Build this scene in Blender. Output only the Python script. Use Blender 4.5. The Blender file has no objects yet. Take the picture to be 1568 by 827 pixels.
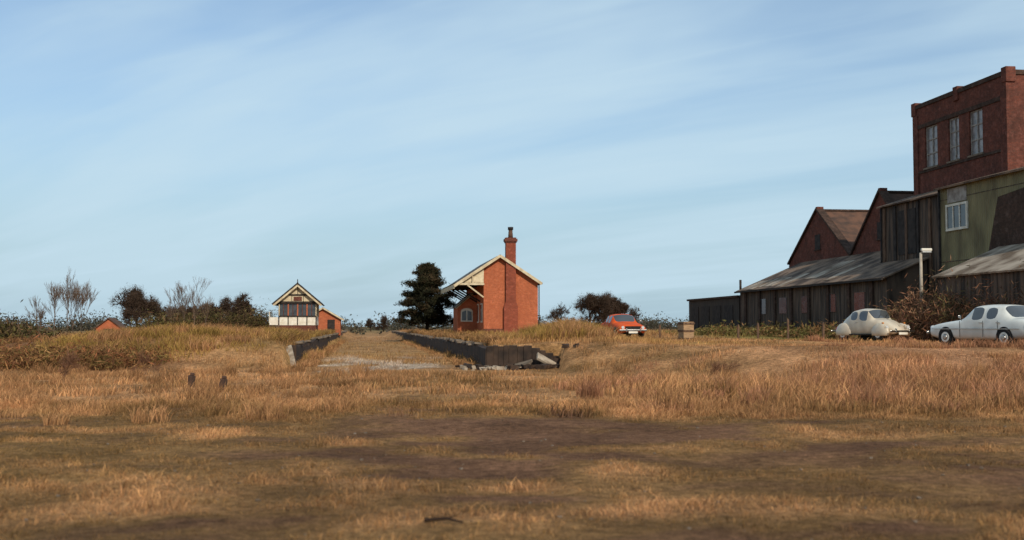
import bpy, math, random
import numpy as np
from mathutils import Vector, Matrix
random.seed(7)
R = np.random.default_rng(11)
S = bpy.context.scene
TH = math.atan(0.13)

# ---------------------------------------------------------------- noise
TAB = R.random((16, 256, 256))
def vn(x, y, s=0):
    T = TAB[s % 16]
    xf = np.floor(x); yf = np.floor(y)
    fx = x - xf; fy = y - yf
    fx = fx*fx*(3-2*fx); fy = fy*fy*(3-2*fy)
    xi = xf.astype(int); yi = yf.astype(int)
    a = T[xi % 256, yi % 256]; b = T[(xi+1) % 256, yi % 256]
    c = T[xi % 256, (yi+1) % 256]; d = T[(xi+1) % 256, (yi+1) % 256]
    return (a*(1-fx)+b*fx)*(1-fy)+(c*(1-fx)+d*fx)*fy
def fbm(x, y, s=0, o=4):
    v = 0; a = .5; t = 0
    c, sn = math.cos(.6), math.sin(.6)
    for i in range(o):
        v = v + a*vn(x+13.7*i, y+5.1*i, s+i); t += a; a *= .5
        x, y = (x*c-y*sn)*2, (x*sn+y*c)*2
    return v/t
def ss(a, b, x):
    t = np.clip((x-a)/(b-a), 0, 1); return t*t*(3-2*t)

# ---------------------------------------------------------------- materials
def nodes(m):
    m.use_nodes = True
    return m.node_tree.nodes, m.node_tree.links
def mat(name, c1, c2=None, scale=3, rough=.85, bump=0, metal=0, detail=6, spec=.2, coat=0, lo=.35, hi=.65, stretch=(1, 1, 1)):
    m = bpy.data.materials.new(name); N, L = nodes(m)
    b = N['Principled BSDF']
    b.inputs['Roughness'].default_value = rough
    b.inputs['Metallic'].default_value = metal
    b.inputs['Specular IOR Level'].default_value = spec
    b.inputs['Coat Weight'].default_value = coat
    if c2 is None: c2 = tuple(v*.75 for v in c1)
    tc = N.new('ShaderNodeTexCoord'); mp = N.new('ShaderNodeMapping')
    mp.inputs['Scale'].default_value = stretch
    nz = N.new('ShaderNodeTexNoise'); nz.inputs['Scale'].default_value = scale; nz.inputs['Detail'].default_value = detail
    L.new(tc.outputs['Object'], mp.inputs[0]); L.new(mp.outputs[0], nz.inputs['Vector'])
    cr = N.new('ShaderNodeValToRGB')
    cr.color_ramp.elements[0].position = lo; cr.color_ramp.elements[1].position = hi
    cr.color_ramp.elements[0].color = (*c1, 1); cr.color_ramp.elements[1].color = (*c2, 1)
    L.new(nz.outputs['Fac'], cr.inputs[0]); L.new(cr.outputs[0], b.inputs['Base Color'])
    if bump:
        bp = N.new('ShaderNodeBump'); bp.inputs['Strength'].default_value = bump; bp.inputs['Distance'].default_value = .05
        L.new(nz.outputs['Fac'], bp.inputs['Height']); L.new(bp.outputs[0], b.inputs['Normal'])
    return m
def brick(name, c1, c2, mortar, dirt=(.1, .05, .04), amt=.5, fine=.85):
    m = bpy.data.materials.new(name); N, L = nodes(m)
    b = N['Principled BSDF']; b.inputs['Roughness'].default_value = .92; b.inputs['Specular IOR Level'].default_value = .1
    tc = N.new('ShaderNodeTexCoord'); sp = N.new('ShaderNodeSeparateXYZ'); L.new(tc.outputs['Object'], sp.inputs[0])
    ad = N.new('ShaderNodeMath'); ad.operation = 'ADD'; L.new(sp.outputs[0], ad.inputs[0]); L.new(sp.outputs[1], ad.inputs[1])
    cb = N.new('ShaderNodeCombineXYZ'); L.new(ad.outputs[0], cb.inputs[0]); L.new(sp.outputs[2], cb.inputs[1])
    br = N.new('ShaderNodeTexBrick'); L.new(cb.outputs[0], br.inputs['Vector'])
    br.inputs['Scale'].default_value = 1; br.inputs['Brick Width'].default_value = .23; br.inputs['Row Height'].default_value = .077
    br.inputs['Mortar Size'].default_value = .008; br.inputs['Color1'].default_value = (*c1, 1); br.inputs['Color2'].default_value = (*c2, 1)
    br.inputs['Mortar'].default_value = (*mortar, 1); br.inputs['Bias'].default_value = 0
    cur = br.outputs[0]
    for sc, p0, p1, dm, am in ((.8, .42, .68, dirt, amt), (5, .42, .68, tuple(q*.5 for q in c2), fine), (2.6, .52, .68, tuple(min(1, q*1.35+.04) for q in c1), .5)):
        nz = N.new('ShaderNodeTexNoise'); nz.inputs['Scale'].default_value = sc; nz.inputs['Detail'].default_value = 9; nz.inputs['Roughness'].default_value = .75
        L.new(tc.outputs['Object'], nz.inputs['Vector'])
        cr = N.new('ShaderNodeValToRGB'); cr.color_ramp.elements[0].position = p0; cr.color_ramp.elements[1].position = p1
        cr.color_ramp.elements[1].color = (am, am, am, 1)
        L.new(nz.outputs['Fac'], cr.inputs[0])
        mx = N.new('ShaderNodeMixRGB'); L.new(cr.outputs[0], mx.inputs[0]); L.new(cur, mx.inputs[1]); mx.inputs[2].default_value = (*dm, 1)
        cur = mx.outputs[0]
    L.new(cur, b.inputs['Base Color'])
    bp = N.new('ShaderNodeBump'); bp.inputs['Strength'].default_value = .4; bp.inputs['Distance'].default_value = .01
    L.new(br.outputs['Fac'], bp.inputs['Height']); bp.invert = True; L.new(bp.outputs[0], b.inputs['Normal'])
    return m
def corr(name, c1, c2, axis='y', pitch=.15, rough=.8, scale=.8, lo=.34, hi=.66, st=(1, 1, .45)):
    m = mat(name, c1, c2, scale=scale, rough=rough, detail=10, lo=lo, hi=hi, stretch=st); N, L = m.node_tree.nodes, m.node_tree.links
    tc = N.new('ShaderNodeTexCoord')
    w = N.new('ShaderNodeTexWave'); w.wave_type = 'BANDS'; w.bands_direction = axis.upper(); w.inputs['Scale'].default_value = 1/(pitch*3.2)
    L.new(tc.outputs['Object'], w.inputs['Vector'])
    bp = N.new('ShaderNodeBump'); bp.inputs['Strength'].default_value = .8; bp.inputs['Distance'].default_value = .04
    L.new(w.outputs['Fac'], bp.inputs['Height']); L.new(bp.outputs[0], N['Principled BSDF'].inputs['Normal'])
    return m
def vcol(name, rough=.95, trans=0.0, noise=False):
    m = bpy.data.materials.new(name); N, L = nodes(m)
    b = N['Principled BSDF']; b.inputs['Roughness'].default_value = rough; b.inputs['Specular IOR Level'].default_value = .05
    a = N.new('ShaderNodeAttribute'); a.attribute_name = 'Col'
    src = a.outputs['Color']
    if noise:
        tc = N.new('ShaderNodeTexCoord')
        for sc, lo, hi in ((1.3, .78, 1.22), (7, .5, 1.5), (40, .4, 1.7)):
            nz = N.new('ShaderNodeTexNoise'); nz.inputs['Scale'].default_value = sc; nz.inputs['Detail'].default_value = 6; nz.inputs['Roughness'].default_value = .65
            L.new(tc.outputs['Object'], nz.inputs['Vector'])
            mr = N.new('ShaderNodeMapRange'); mr.inputs[1].default_value = .3; mr.inputs[2].default_value = .7; mr.inputs[3].default_value = lo; mr.inputs[4].default_value = hi
            L.new(nz.outputs['Fac'], mr.inputs[0])
            mx = N.new('ShaderNodeVectorMath'); mx.operation = 'SCALE'; L.new(src, mx.inputs[0]); L.new(mr.outputs[0], mx.inputs['Scale']); src = mx.outputs[0]
        bp = N.new('ShaderNodeBump'); bp.inputs['Strength'].default_value = 1; bp.inputs['Distance'].default_value = .06
        L.new(nz.outputs['Fac'], bp.inputs['Height']); L.new(bp.outputs[0], b.inputs['Normal'])
    L.new(src, b.inputs['Base Color'])
    if trans:
        t = N.new('ShaderNodeBsdfTranslucent'); L.new(src, t.inputs[0]); mm = N.new('ShaderNodeMixShader'); mm.inputs[0].default_value = trans
        L.new(b.outputs[0], mm.inputs[1]); L.new(t.outputs[0], mm.inputs[2]); L.new(mm.outputs[0], N['Material Output'].inputs[0])
    return m

M_br_or = brick('brick_orange', (.50, .135, .055), (.40, .10, .042), (.34, .17, .10), (.26, .075, .04), .5, .5)
M_br_md = brick('brick_red', (.32, .075, .038), (.25, .058, .03), (.22, .10, .07), (.12, .04, .028), .6, .6)
M_br_dk = brick('brick_dark_red', (.20, .060, .038), (.135, .045, .032), (.14, .08, .06), (.045, .028, .022), .85)
M_br_bk = brick('brick_sooty', (.10, .055, .038), (.065, .04, .03), (.07, .05, .04), (.03, .022, .017), .8)
M_cream = mat('cream_paint', (.66, .56, .38), (.42, .33, .21), 2.5, detail=10)
M_white = mat('white_paint', (.74, .70, .60), (.56, .50, .40), 2.5, detail=10)
M_grey = mat('faded_window_paint', (.36, .33, .29), (.20, .165, .14), 3)
M_black = mat('black_timber', (.02, .016, .014), (.045, .035, .03), 3)
M_slate = mat('slate_roof', (.06, .05, .045), (.10, .08, .07), 1.2, rough=.7, bump=.3)
M_tile = mat('clay_tile_roof', (.14, .072, .046), (.065, .042, .032), 1.5, rough=.9, bump=.4, detail=10)
M_asb = corr('cement_sheet_roof', (.23, .155, .105), (.065, .042, .03), 'y', .18, scale=.8, lo=.4, hi=.6)
M_asb2 = corr('weathered_sheet_roof', (.42, .34, .26), (.15, .105, .07), 'y', .18, scale=.9, lo=.38, hi=.62)
M_green = corr('green_sheet_cladding', (.25, .21, .105), (.13, .105, .055), 'y', .2, scale=1.2)
M_clad = corr('dark_timber_cladding', (.12, .08, .055), (.035, .026, .02), 'y', .3, scale=1.6, lo=.38, hi=.62, st=(1, 2.5, .25))
M_shed = mat('dark_shed_boards', (.06, .045, .034), (.03, .024, .02), 1.2, stretch=(1, 6, .4))
M_glass = mat('dirty_window_glass', (.03, .035, .04), (.07, .075, .08), 2, rough=.15, spec=.6)
M_glassp = mat('pale_window_glass', (.12, .11, .11), (.28, .25, .24), 3, rough=.3, spec=.6)
M_conc = mat('concrete', (.22, .17, .125), (.11, .08, .055), 4, bump=.3)
M_pale = mat('pale_concrete', (.44, .36, .27), (.22, .165, .115), 3, bump=.2, detail=10)
M_col = mat('lamp_column_concrete', (.44, .38, .30), (.30, .25, .20), 3)
M_wall = mat('old_platform_brick', (.026, .018, .014), (.065, .04, .027), 2.5, bump=.6, detail=10)  # old brick, darkened to paint in the shade of the hollow platform end
M_wood = mat('weathered_wood', (.17, .10, .06), (.07, .04, .028), 4, bump=.3, stretch=(4, 4, .6))
M_stump = mat('rotten_post_wood', (.085, .045, .03), (.04, .024, .018), 4, bump=.3, stretch=(4, 4, .6))
M_crate = mat('crate_wood', (.42, .27, .15), (.26, .16, .09), 3, stretch=(1, 1, 6))
M_rub = mat('rubber', (.012, .012, .012), (.025, .022, .02), 8, rough=.8)
M_chr = mat('chrome', (.55, .53, .5), (.4, .38, .35), 5, rough=.25, metal=1)
M_cg = mat('car_glass', (.045, .05, .055), (.07, .075, .08), 1, rough=.08, spec=1.0)
M_pw = mat('white_car_paint', (.70, .70, .64), (.54, .53, .47), 2, rough=.35, spec=.5, coat=.3)
M_pb = mat('beige_car_paint', (.62, .53, .40), (.47, .39, .29), 2, rough=.4, spec=.5, coat=.3)
M_pr = mat('orange_red_car_paint', (.70, .10, .012), (.52, .065, .01), 2, rough=.6, spec=.15)
M_red = mat('red_lamp_lens', (.45, .02, .015), (.3, .015, .01), 5, rough=.2)
M_amb = mat('amber_lamp_lens', (.6, .2, .02), (.5, .15, .02), 5, rough=.2)
M_plate = mat('number_plate', (.65, .45, .08), (.55, .4, .1), 20)
M_lens = mat('headlamp_glass', (.6, .6, .58), (.45, .45, .43), 9, rough=.15, spec=.8)
M_grass = vcol('grass_blades', trans=.2)
M_leaf = vcol('foliage', trans=.1)
M_ground = vcol('ground_soil_and_turf', noise=True)

# ---------------------------------------------------------------- mesh helpers
def link(o, parent=None):
    S.collection.objects.link(o)
    if parent: o.parent = parent
    return o
def empty(name, loc, rz=0):
    e = bpy.data.objects.new(name, None); e.location = loc; e.rotation_euler = (0, 0, rz); e.empty_display_size = .5
    return link(e)
def poly(par, name, v, f, m, smooth=False, bev=0):
    me = bpy.data.meshes.new(name); me.from_pydata([tuple(map(float, p)) for p in v], [], f)
    me.materials.append(m); me.validate(); me.update()
    if smooth: me.polygons.foreach_set('use_smooth', [True]*len(me.polygons))
    o = link(bpy.data.objects.new(name, me), par)
    if bev:
        md = o.modifiers.new('bev', 'BEVEL'); md.width = bev; md.segments = 2
    return o
BF = [(0, 3, 2, 1), (4, 5, 6, 7), (0, 1, 5, 4), (1, 2, 6, 5), (2, 3, 7, 6), (3, 0, 4, 7)]
def bv(x0, x1, y0, y1, z0, z1):
    return [(x0, y0, z0), (x1, y0, z0), (x1, y1, z0), (x0, y1, z0), (x0, y0, z1), (x1, y0, z1), (x1, y1, z1), (x0, y1, z1)]
def boxes(par, name, L, m, bev=0):
    v = []; f = []
    for b in L:
        n = len(v); v += bv(*b); f += [tuple(i+n for i in q) for q in BF]
    return poly(par, name, v, f, m, bev=bev)
def box(par, name, x0, x1, y0, y1, z0, z1, m, bev=0):
    return boxes(par, name, [(x0, x1, y0, y1, z0, z1)], m, bev)
def slab(par, name, pts, t, m):
    p = [Vector(q) for q in pts]; n = (p[1]-p[0]).cross(p[3]-p[0]).normalized()
    if n.z < 0: n = -n
    v = p+[q-n*t for q in p]; k = len(p)
    f = [tuple(range(k)), tuple(range(2*k-1, k-1, -1))]+[(i, (i+1) % k, (i+1) % k+k, i+k) for i in range(k)]
    return poly(par, name, v, f, m)
def prism_y(par, name, xz, y0, y1, m):
    k = len(xz); v = [(x, y0, z) for x, z in xz]+[(x, y1, z) for x, z in xz]
    f = [tuple(range(k)), tuple(range(2*k-1, k-1, -1))]+[(i, (i+1) % k, (i+1) % k+k, i+k) for i in range(k)]
    return poly(par, name, v, f, m)
def prism_x(par, name, yz, x0, x1, m):
    k = len(yz); v = [(x0, y, z) for y, z in yz]+[(x1, y, z) for y, z in yz]
    f = [tuple(range(k)), tuple(range(2*k-1, k-1, -1))]+[(i, (i+1) % k, (i+1) % k+k, i+k) for i in range(k)]
    return poly(par, name, v, f, m)
def beam(par, name, a, b, w, h, m):
    a = Vector(a); b = Vector(b); d = (b-a).normalized(); up = Vector((0, 0, 1)) if abs(d.z) < .95 else Vector((0, 1, 0))
    s = d.cross(up).normalized()*w/2; u = s.cross(d).normalized()*h/2
    v = [a-s-u, a+s-u, a+s+u, a-s+u, b-s-u, b+s-u, b+s+u, b-s+u]
    return poly(par, name, v, BF, m)
def cyl(par, name, a, b, r0, r1, m, seg=16):
    a = Vector(a); b = Vector(b); d = (b-a).normalized(); up = Vector((0, 0, 1)) if abs(d.z) < .9 else Vector((1, 0, 0))
    s = d.cross(up).normalized(); u = s.cross(d)
    v = []
    for c, r in ((a, r0), (b, r1)):
        for i in range(seg):
            t = 2*math.pi*i/seg; v.append(c+s*math.cos(t)*r+u*math.sin(t)*r)
    f = [(i, (i+1) % seg, (i+1) % seg+seg, i+seg) for i in range(seg)]+[tuple(range(seg-1, -1, -1)), tuple(range(seg, 2*seg))]
    o = poly(par, name, v, f, m)
    for p in o.data.polygons: p.use_smooth = len(p.vertices) == 4
    return o
def tri_mesh(name, V, F, C=None, m=None, par=None):
    me = bpy.data.meshes.new(name); V = np.asarray(V, dtype=np.float32); F = np.asarray(F, dtype=np.int32)
    k = F.shape[1]
    me.vertices.add(len(V)); me.vertices.foreach_set('co', V.ravel())
    me.loops.add(F.size); me.loops.foreach_set('vertex_index', F.ravel())
    me.polygons.add(len(F)); me.polygons.foreach_set('loop_start', np.arange(len(F), dtype=np.int32)*k)
    if C is not None:
        a = me.color_attributes.new('Col', 'FLOAT_COLOR', 'POINT')
        c = np.ones((len(V), 4), dtype=np.float32); c[:, :3] = C; a.data.foreach_set('color', c.ravel())
    me.update(calc_edges=True); me.validate()
    if m: me.materials.append(m)
    return link(bpy.data.objects.new(name, me), par)

# ---------------------------------------------------------------- terrain
def faceR(Y): return -1.0-0.13*(Y-44)
def faceL(Y): return -8.7-0.13*(Y-45)
def bankY(X): return 46-10*ss(0, 11, X)
def height(X, Y):
    n = (fbm(X*.25, Y*.25, 3)-.5)
    far = 1-ss(190, 320, Y)
    r = ss(0.0, .35, X-faceR(np.maximum(Y, 44)))*np.where(X < 2.0, ss(-.5, .1, Y-44.3), ss(-8, 0, Y-bankY(X)))
    hr = .90*r+.42*np.exp(-((X-2.9)/1.5)**2-((Y-53)/7)**2)+.12*r*n
    l = ss(0.0, .35, faceL(np.maximum(Y, 45))-X)*ss(-7, .3, Y-47)
    side = ss(-31, -17.5, X+0.13*(Y-45))
    hl = l*(.25+.70*side)+.46*np.exp(-((X+14.2)/3.8)**2-((Y-53)/7)**2)
    h = (hr+hl)*far + .25*(1-far)
    h = h+.12*n*np.where(Y < 60, 1, .3)+.09*(fbm(X*1.1, Y*1.1, 6)-.5)
    return h
def lerp(a, b, t):
    return a*(1-t[:, None])+np.asarray(b)*t[:, None]
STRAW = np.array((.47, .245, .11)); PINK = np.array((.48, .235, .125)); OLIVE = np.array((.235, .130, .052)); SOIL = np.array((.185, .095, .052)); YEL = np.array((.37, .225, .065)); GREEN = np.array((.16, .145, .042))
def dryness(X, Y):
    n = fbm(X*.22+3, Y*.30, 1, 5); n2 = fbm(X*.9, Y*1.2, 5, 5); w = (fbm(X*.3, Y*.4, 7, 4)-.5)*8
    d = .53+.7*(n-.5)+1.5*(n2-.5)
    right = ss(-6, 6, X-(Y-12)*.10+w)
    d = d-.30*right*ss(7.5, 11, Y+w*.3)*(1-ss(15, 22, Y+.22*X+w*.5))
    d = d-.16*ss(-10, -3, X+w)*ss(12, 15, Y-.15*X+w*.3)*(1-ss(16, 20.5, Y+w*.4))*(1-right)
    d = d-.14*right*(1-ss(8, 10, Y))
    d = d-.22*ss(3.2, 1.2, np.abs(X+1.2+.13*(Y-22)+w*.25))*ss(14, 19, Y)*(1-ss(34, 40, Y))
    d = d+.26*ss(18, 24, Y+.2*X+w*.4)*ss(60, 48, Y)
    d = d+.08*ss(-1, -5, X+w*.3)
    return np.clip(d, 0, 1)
def bed(X, Y):
    return ss(.2, 1.2, X-faceL(Y))*ss(.2, 1.0, faceR(Y)-X)*ss(36, 44, Y)*(1-ss(200, 300, Y))
def scrub(X, Y):
    return ss(-13.0, -17, X+.2*(Y-50)+9*(fbm(X*.2, Y*.2, 12)-.5))*ss(36, 45, Y)*(1-ss(70, 80, Y))
def gcol(X, Y):
    d = dryness(X, Y)
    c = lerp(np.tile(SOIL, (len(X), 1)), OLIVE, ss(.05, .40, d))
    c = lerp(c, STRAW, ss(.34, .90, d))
    c = lerp(c, PINK, ss(5, 12, X)*ss(20, 26, Y)*.6)
    g = ss(.46, .62, fbm(X*.13+9, Y*.13, 8))
    c = lerp(c, YEL, ss(43, 48, Y)*(1-ss(90, 150, Y))*.65*(.4+.6*g))
    c = lerp(c, OLIVE, .40*ss(.5, .64, fbm(X*.3+2, Y*.25, 9))*(1-ss(60, 80, Y)))
    c = lerp(c, YEL*.8, .30*g*ss(-2, -7, X)*ss(24, 12, Y))
    c = lerp(c, GREEN, ss(11, 15, X)*ss(54, 58, Y)*(1-ss(120, 160, Y))*.75)
    c = lerp(c, (.17, .075, .035), scrub(X, Y)*.8)
    b = bed(X, Y)
    c = lerp(c, (.34, .19, .09), b*.6)
    pale = b*ss(38, 41, Y)*(1-ss(54, 62, Y))*ss(.46, .58, fbm(X*.5, Y*.22, 10))*ss(-9.4, -7.6, X)*ss(-2.0, -4, X)
    c = lerp(c, (.52, .40, .30), pale*.9)
    c = lerp(c, (.13, .11, .05), ss(150, 400, Y)*.8)
    return c*(.80+.40*ss(.3, .7, fbm(X*.9, Y*.9, 11, 4)))[:, None]  # tussock tone variation, with dark shadow speckle painted into the colour
def axis_pts(segs):
    out = []
    for a, b, s in segs: out += list(np.arange(a, b, s))
    return out
ys = axis_pts([(-30, 5, 2), (5, 26, .2), (26, 42, .5), (42, 48, .2), (48, 130, .5)])
y = 130.
while y < 4000: ys.append(y); y = y*1.06+1
xp = axis_pts([(0, 14, .25), (14, 60, .7)]); x = 60.
while x < 4000: xp.append(x); x = x*1.12+1
xs = np.array([-a for a in xp[:0:-1]]+xp); ys = np.array(ys)
GX, GY = np.meshgrid(xs, ys); gx = GX.ravel(); gy = GY.ravel()
V = np.stack([gx, gy, height(gx, gy)], 1)
nx, ny = len(xs), len(ys)
ii = np.arange(nx*ny).reshape(ny, nx)
F = np.stack([ii[:-1, :-1].ravel(), ii[:-1, 1:].ravel(), ii[1:, 1:].ravel(), ii[1:, :-1].ravel()], 1)
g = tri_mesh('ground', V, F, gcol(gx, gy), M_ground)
g.data.polygons.foreach_set('use_smooth', [True]*len(g.data.polygons))

# ---------------------------------------------------------------- grass
def blades(X, Y, h, w, col, lean=.5, zoff=0):
    n = len(X); z = height(X, Y)+zoff
    a = R.random(n)*2*np.pi; t = np.stack([np.cos(a), np.sin(a), np.zeros(n)], 1)*w[:, None]/2
    b = R.random(n)*2*np.pi; L = np.stack([np.cos(b), np.sin(b), np.zeros(n)], 1)*(h*lean*R.random(n)**.7)[:, None]
    L[:, 0] += h*.10
    P = np.stack([X, Y, z-.02], 1); up = np.zeros((n, 3)); up[:, 2] = h
    V = np.stack([P-t, P+t, P-t*.8+L*.3+up*.6, P+t*.8+L*.3+up*.6, P+L+up*(.9+.1*R.random(n))[:, None]], 1).reshape(-1, 3)
    base = (np.arange(n)*5)[:, None]
    F = np.stack([base+np.array([[0, 1, 3]]), base+np.array([[0, 3, 2]]), base+np.array([[2, 3, 4]])], 1).reshape(-1, 3)
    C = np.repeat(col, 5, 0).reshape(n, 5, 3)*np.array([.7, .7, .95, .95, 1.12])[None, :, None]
    return V, F, C.reshape(-1, 3)
def merge(parts):
    V = []; F = []; C = []; o = 0
    for v, f, c in parts:
        V.append(v); F.append(f+o); C.append(c); o += len(v)
    return np.concatenate(V), np.concatenate(F), np.concatenate(C)
def wedge(n, y0, y1, k=.52, pw=2):
    Y = (R.random(n)*(y1**pw-y0**pw)+y0**pw)**(1/pw); X = (R.random(n)*2-1)*k*Y
    return X, Y
def jitter(c, a=.25):
    n = len(c); return c*(1-a+2*a*R.random((n, 1)))*(1+.08*(R.random((n, 3))-.5))
parts = []
X, Y = wedge(240000, 6.0, 24)
d = dryness(X, Y); clump = fbm(X*3, Y*3, 2, 3)
keep = R.random(len(X)) < .40+.75*d
X, Y, d, clump = X[keep], Y[keep], d[keep], clump[keep]
h = (.018+.055*d**1.5+.08*ss(.5, .7, clump)*d)*(.4+1.1*R.random(len(X)))*(1+.8*ss(18, 23, Y))
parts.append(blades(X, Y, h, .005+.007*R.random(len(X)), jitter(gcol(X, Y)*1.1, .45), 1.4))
X, Y = wedge(200000, 20, 62, pw=1.5)
b = bed(X, Y); tall = ss(1, 6, X)*ss(34, 30, Y)*ss(20, 25, Y)
cl = ss(.42, .68, fbm(X*.8, Y*.8, 4, 4))
keep = (R.random(len(X)) < (.25+.75*cl)) & (R.random(len(X)) > b*.45) & (R.random(len(X)) > scrub(X, Y)*.6)
X, Y, b, tall, cl = X[keep], Y[keep], b[keep], tall[keep], cl[keep]
near = 1-.45*ss(-6, -1, Y-bankY(X))*ss(4, 8, X)
front = 1-.7*ss(2.3, 1.2, np.abs(X-.6))*ss(39, 41, Y)*ss(44.3, 43.9, Y)
h = (.09+.14*cl+.36*tall*(.2+.8*cl)+.12*ss(44, 50, Y)*ss(8, 5, X))*(.5+.8*R.random(len(X)))*(1-.45*b)*near*front*ss(16, 24, Y+3)
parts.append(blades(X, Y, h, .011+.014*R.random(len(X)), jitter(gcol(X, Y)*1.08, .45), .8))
X, Y = wedge(110000, 46, 170, k=.56, pw=1.4)
b = bed(X, Y); cl = ss(.4, .7, fbm(X*.5, Y*.5, 4, 3))
cars = (np.hypot(X-17.0, Y-54) < 2.2)
yard = ss(4.0, 5.5, X)*ss(80, 72, Y)
keep = (R.random(len(X)) < (.3+.7*cl)) & (R.random(len(X)) > b*.55) & ~cars & (R.random(len(X)) > scrub(X, Y)*.7)
X, Y, b, cl, yard = X[keep], Y[keep], b[keep], cl[keep], yard[keep]
h = (.18+.28*cl)*(.5+.8*R.random(len(X)))*(1-.5*b)*(1-.6*yard)
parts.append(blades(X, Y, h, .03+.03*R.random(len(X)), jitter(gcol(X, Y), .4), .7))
def clumps(cx, cy, rad, n, hh, col, w=.03, lean=.5):
    a = R.random(n)*6.283; r = rad*np.sqrt(R.random(n)); X = cx+r*np.cos(a); Y = cy+r*np.sin(a)
    return blades(X, Y, hh*(.5+.6*R.random(n)), np.full(n, w), jitter(np.tile(col, (n, 1)), .4), lean)
for i in range(60):
    cx = .6+R.random()*3.5; cy = 46.5+R.random()*14
    parts.append(clumps(cx, cy, .5+.5*R.random(), 240, .35+.5*R.random(), YEL*(.6+.6*R.random()) if R.random() < .6 else STRAW*.85, .022, .8))
for i in range(90):
    cx = -9.8-R.random()*9; cy = 43+R.random()*17
    parts.append(clumps(cx, cy, .5+.7*R.random(), 240, .2+.35*R.random(), YEL*(.65+.5*R.random()) if R.random() < .6 else STRAW*(.6+.4*R.random()), .022, .9))
for i in range(190):
    cx = 1.5+R.random()*20; cy = 21+R.random()*11
    parts.append(clumps(cx, cy, .2+.4*R.random(), 130, .25+.38*R.random(), (PINK if R.random() < .7 else STRAW)*(.6+.5*R.random()), .014, .8))
for i in range(40):
    cx = 3+R.random()*17; cy = 32+R.random()*6
    parts.append(clumps(cx, cy, .2+.4*R.random(), 110, .15+.2*R.random(), (PINK if R.random() < .5 else STRAW)*(.6+.5*R.random()), .014, .9))
for i in range(110):
    cx = -18+R.random()*15; cy = 18+R.random()*23
    parts.append(clumps(cx, cy, .2+.35*R.random(), 120, .15+.28*R.random(), STRAW*(.5+.55*R.random()), .014, .9))
for i in range(26):
    cx = 12.5+R.random()*7; cy = 36+R.random()*2.0+(12 if R.random() < .4 else -1)
    parts.append(clumps(cx, cy, .2+.4*R.random(), 80, .2+.22*R.random(), PINK*(.55+.5*R.random()), .016, .9))
for i in range(150):
    cy = 46+(R.random()**1.4)*90
    parts.append(clumps(faceR(cy)+.35+.25*R.random(), cy, .3+.3*R.random(), 60, .22+.25*R.random(), (STRAW if R.random() < .5 else OLIVE*1.3)*(.6+.5*R.random()), .03, 1.6))
for i in range(120):
    cy = 47+(R.random()**1.4)*90
    parts.append(clumps(faceL(cy)-.35-.25*R.random(), cy, .3+.3*R.random(), 60, .25+.25*R.random(), (YEL if R.random() < .5 else OLIVE*1.3)*(.6+.5*R.random()), .03, 1.6))
for i in range(110):
    cy = 45+(R.random()**1.4)*80; s = R.random() < .5
    parts.append(clumps(faceR(cy)-.35-.3*R.random() if s else faceL(cy)+.35+.3*R.random(), cy, .25+.3*R.random(), 60, .12+.2*R.random(), STRAW*(.5+.6*R.random()), .025, 1.2))
V, F, C = merge(parts)
tri_mesh('dry_grass', V, F, C, M_grass)

# ---------------------------------------------------------------- foliage clouds / twigs
def cloud(ells, n, size, cols, k=40, spread=.28, elong=1.0, shell=.5):
    out = []
    vols = np.array([(e[3]*e[4]*e[5])**.67 for e in ells]); vols = vols/vols.sum()
    for e, f in zip(ells, vols):
        m = max(30, int(n*f)); c = np.array(e[:3]); r = np.array(e[3:])
        q = R.normal(size=(k, 3)); q /= np.linalg.norm(q, axis=1)[:, None]; q *= (shell+(1-shell)*R.random((k, 1)))
        kc = c+q*r*.85; idx = R.integers(0, k, m)
        p = kc[idx]+R.normal(size=(m, 3))*r*spread*.6*(.5+R.random((k, 1))[idx])
        br = (.55+.9*R.random(k))[idx]; ci = R.integers(0, len(cols), k)[idx]
        col = np.array(cols)[ci]*br[:, None]
        u = R.normal(size=(m, 3)); u /= np.linalg.norm(u, axis=1)[:, None]
        w = R.normal(size=(m, 3)); w -= u*(w*u).sum(1)[:, None]; w /= np.linalg.norm(w, axis=1)[:, None]
        s = (size*(.5+R.random(m)))[:, None]
        V = np.stack([p-u*s*elong, p+w*s*.5/elong**.5, p+u*s*elong, p-w*s*.5/elong**.5], 1).reshape(-1, 3)
        b = (np.arange(m)*4)[:, None]
        F = np.concatenate([b+np.array([[0, 1, 2]]), b+np.array([[0, 2, 3]])], 0)
        out.append((V, F, np.repeat(jitter(col, .2), 4, 0)))
    return merge(out)
def tubes(segs, col):
    V = []; F = []; o = 0
    for a, b, r0, r1 in segs:
        d = b-a; d = d/(np.linalg.norm(d)+1e-9); up = np.array([0, 0, 1.]) if abs(d[2]) < .9 else np.array([1., 0, 0])
        s = np.cross(d, up); s /= np.linalg.norm(s); u = np.cross(s, d)
        for c, r in ((a, r0), (b, r1)):
            for i in range(3):
                t = 2.094*i; V.append(c+(s*math.cos(t)+u*math.sin(t))*r)
        for i in range(3):
            j = (i+1) % 3; F.append((o+i, o+j, o+j+3)); F.append((o+i, o+j+3, o+i+3))
        o += 6
    V = np.array(V); return V, np.array(F), np.tile(col, (len(V), 1))*(.7+.6*np.repeat(R.random((len(V)//6, 1)), 6, 0))
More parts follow.
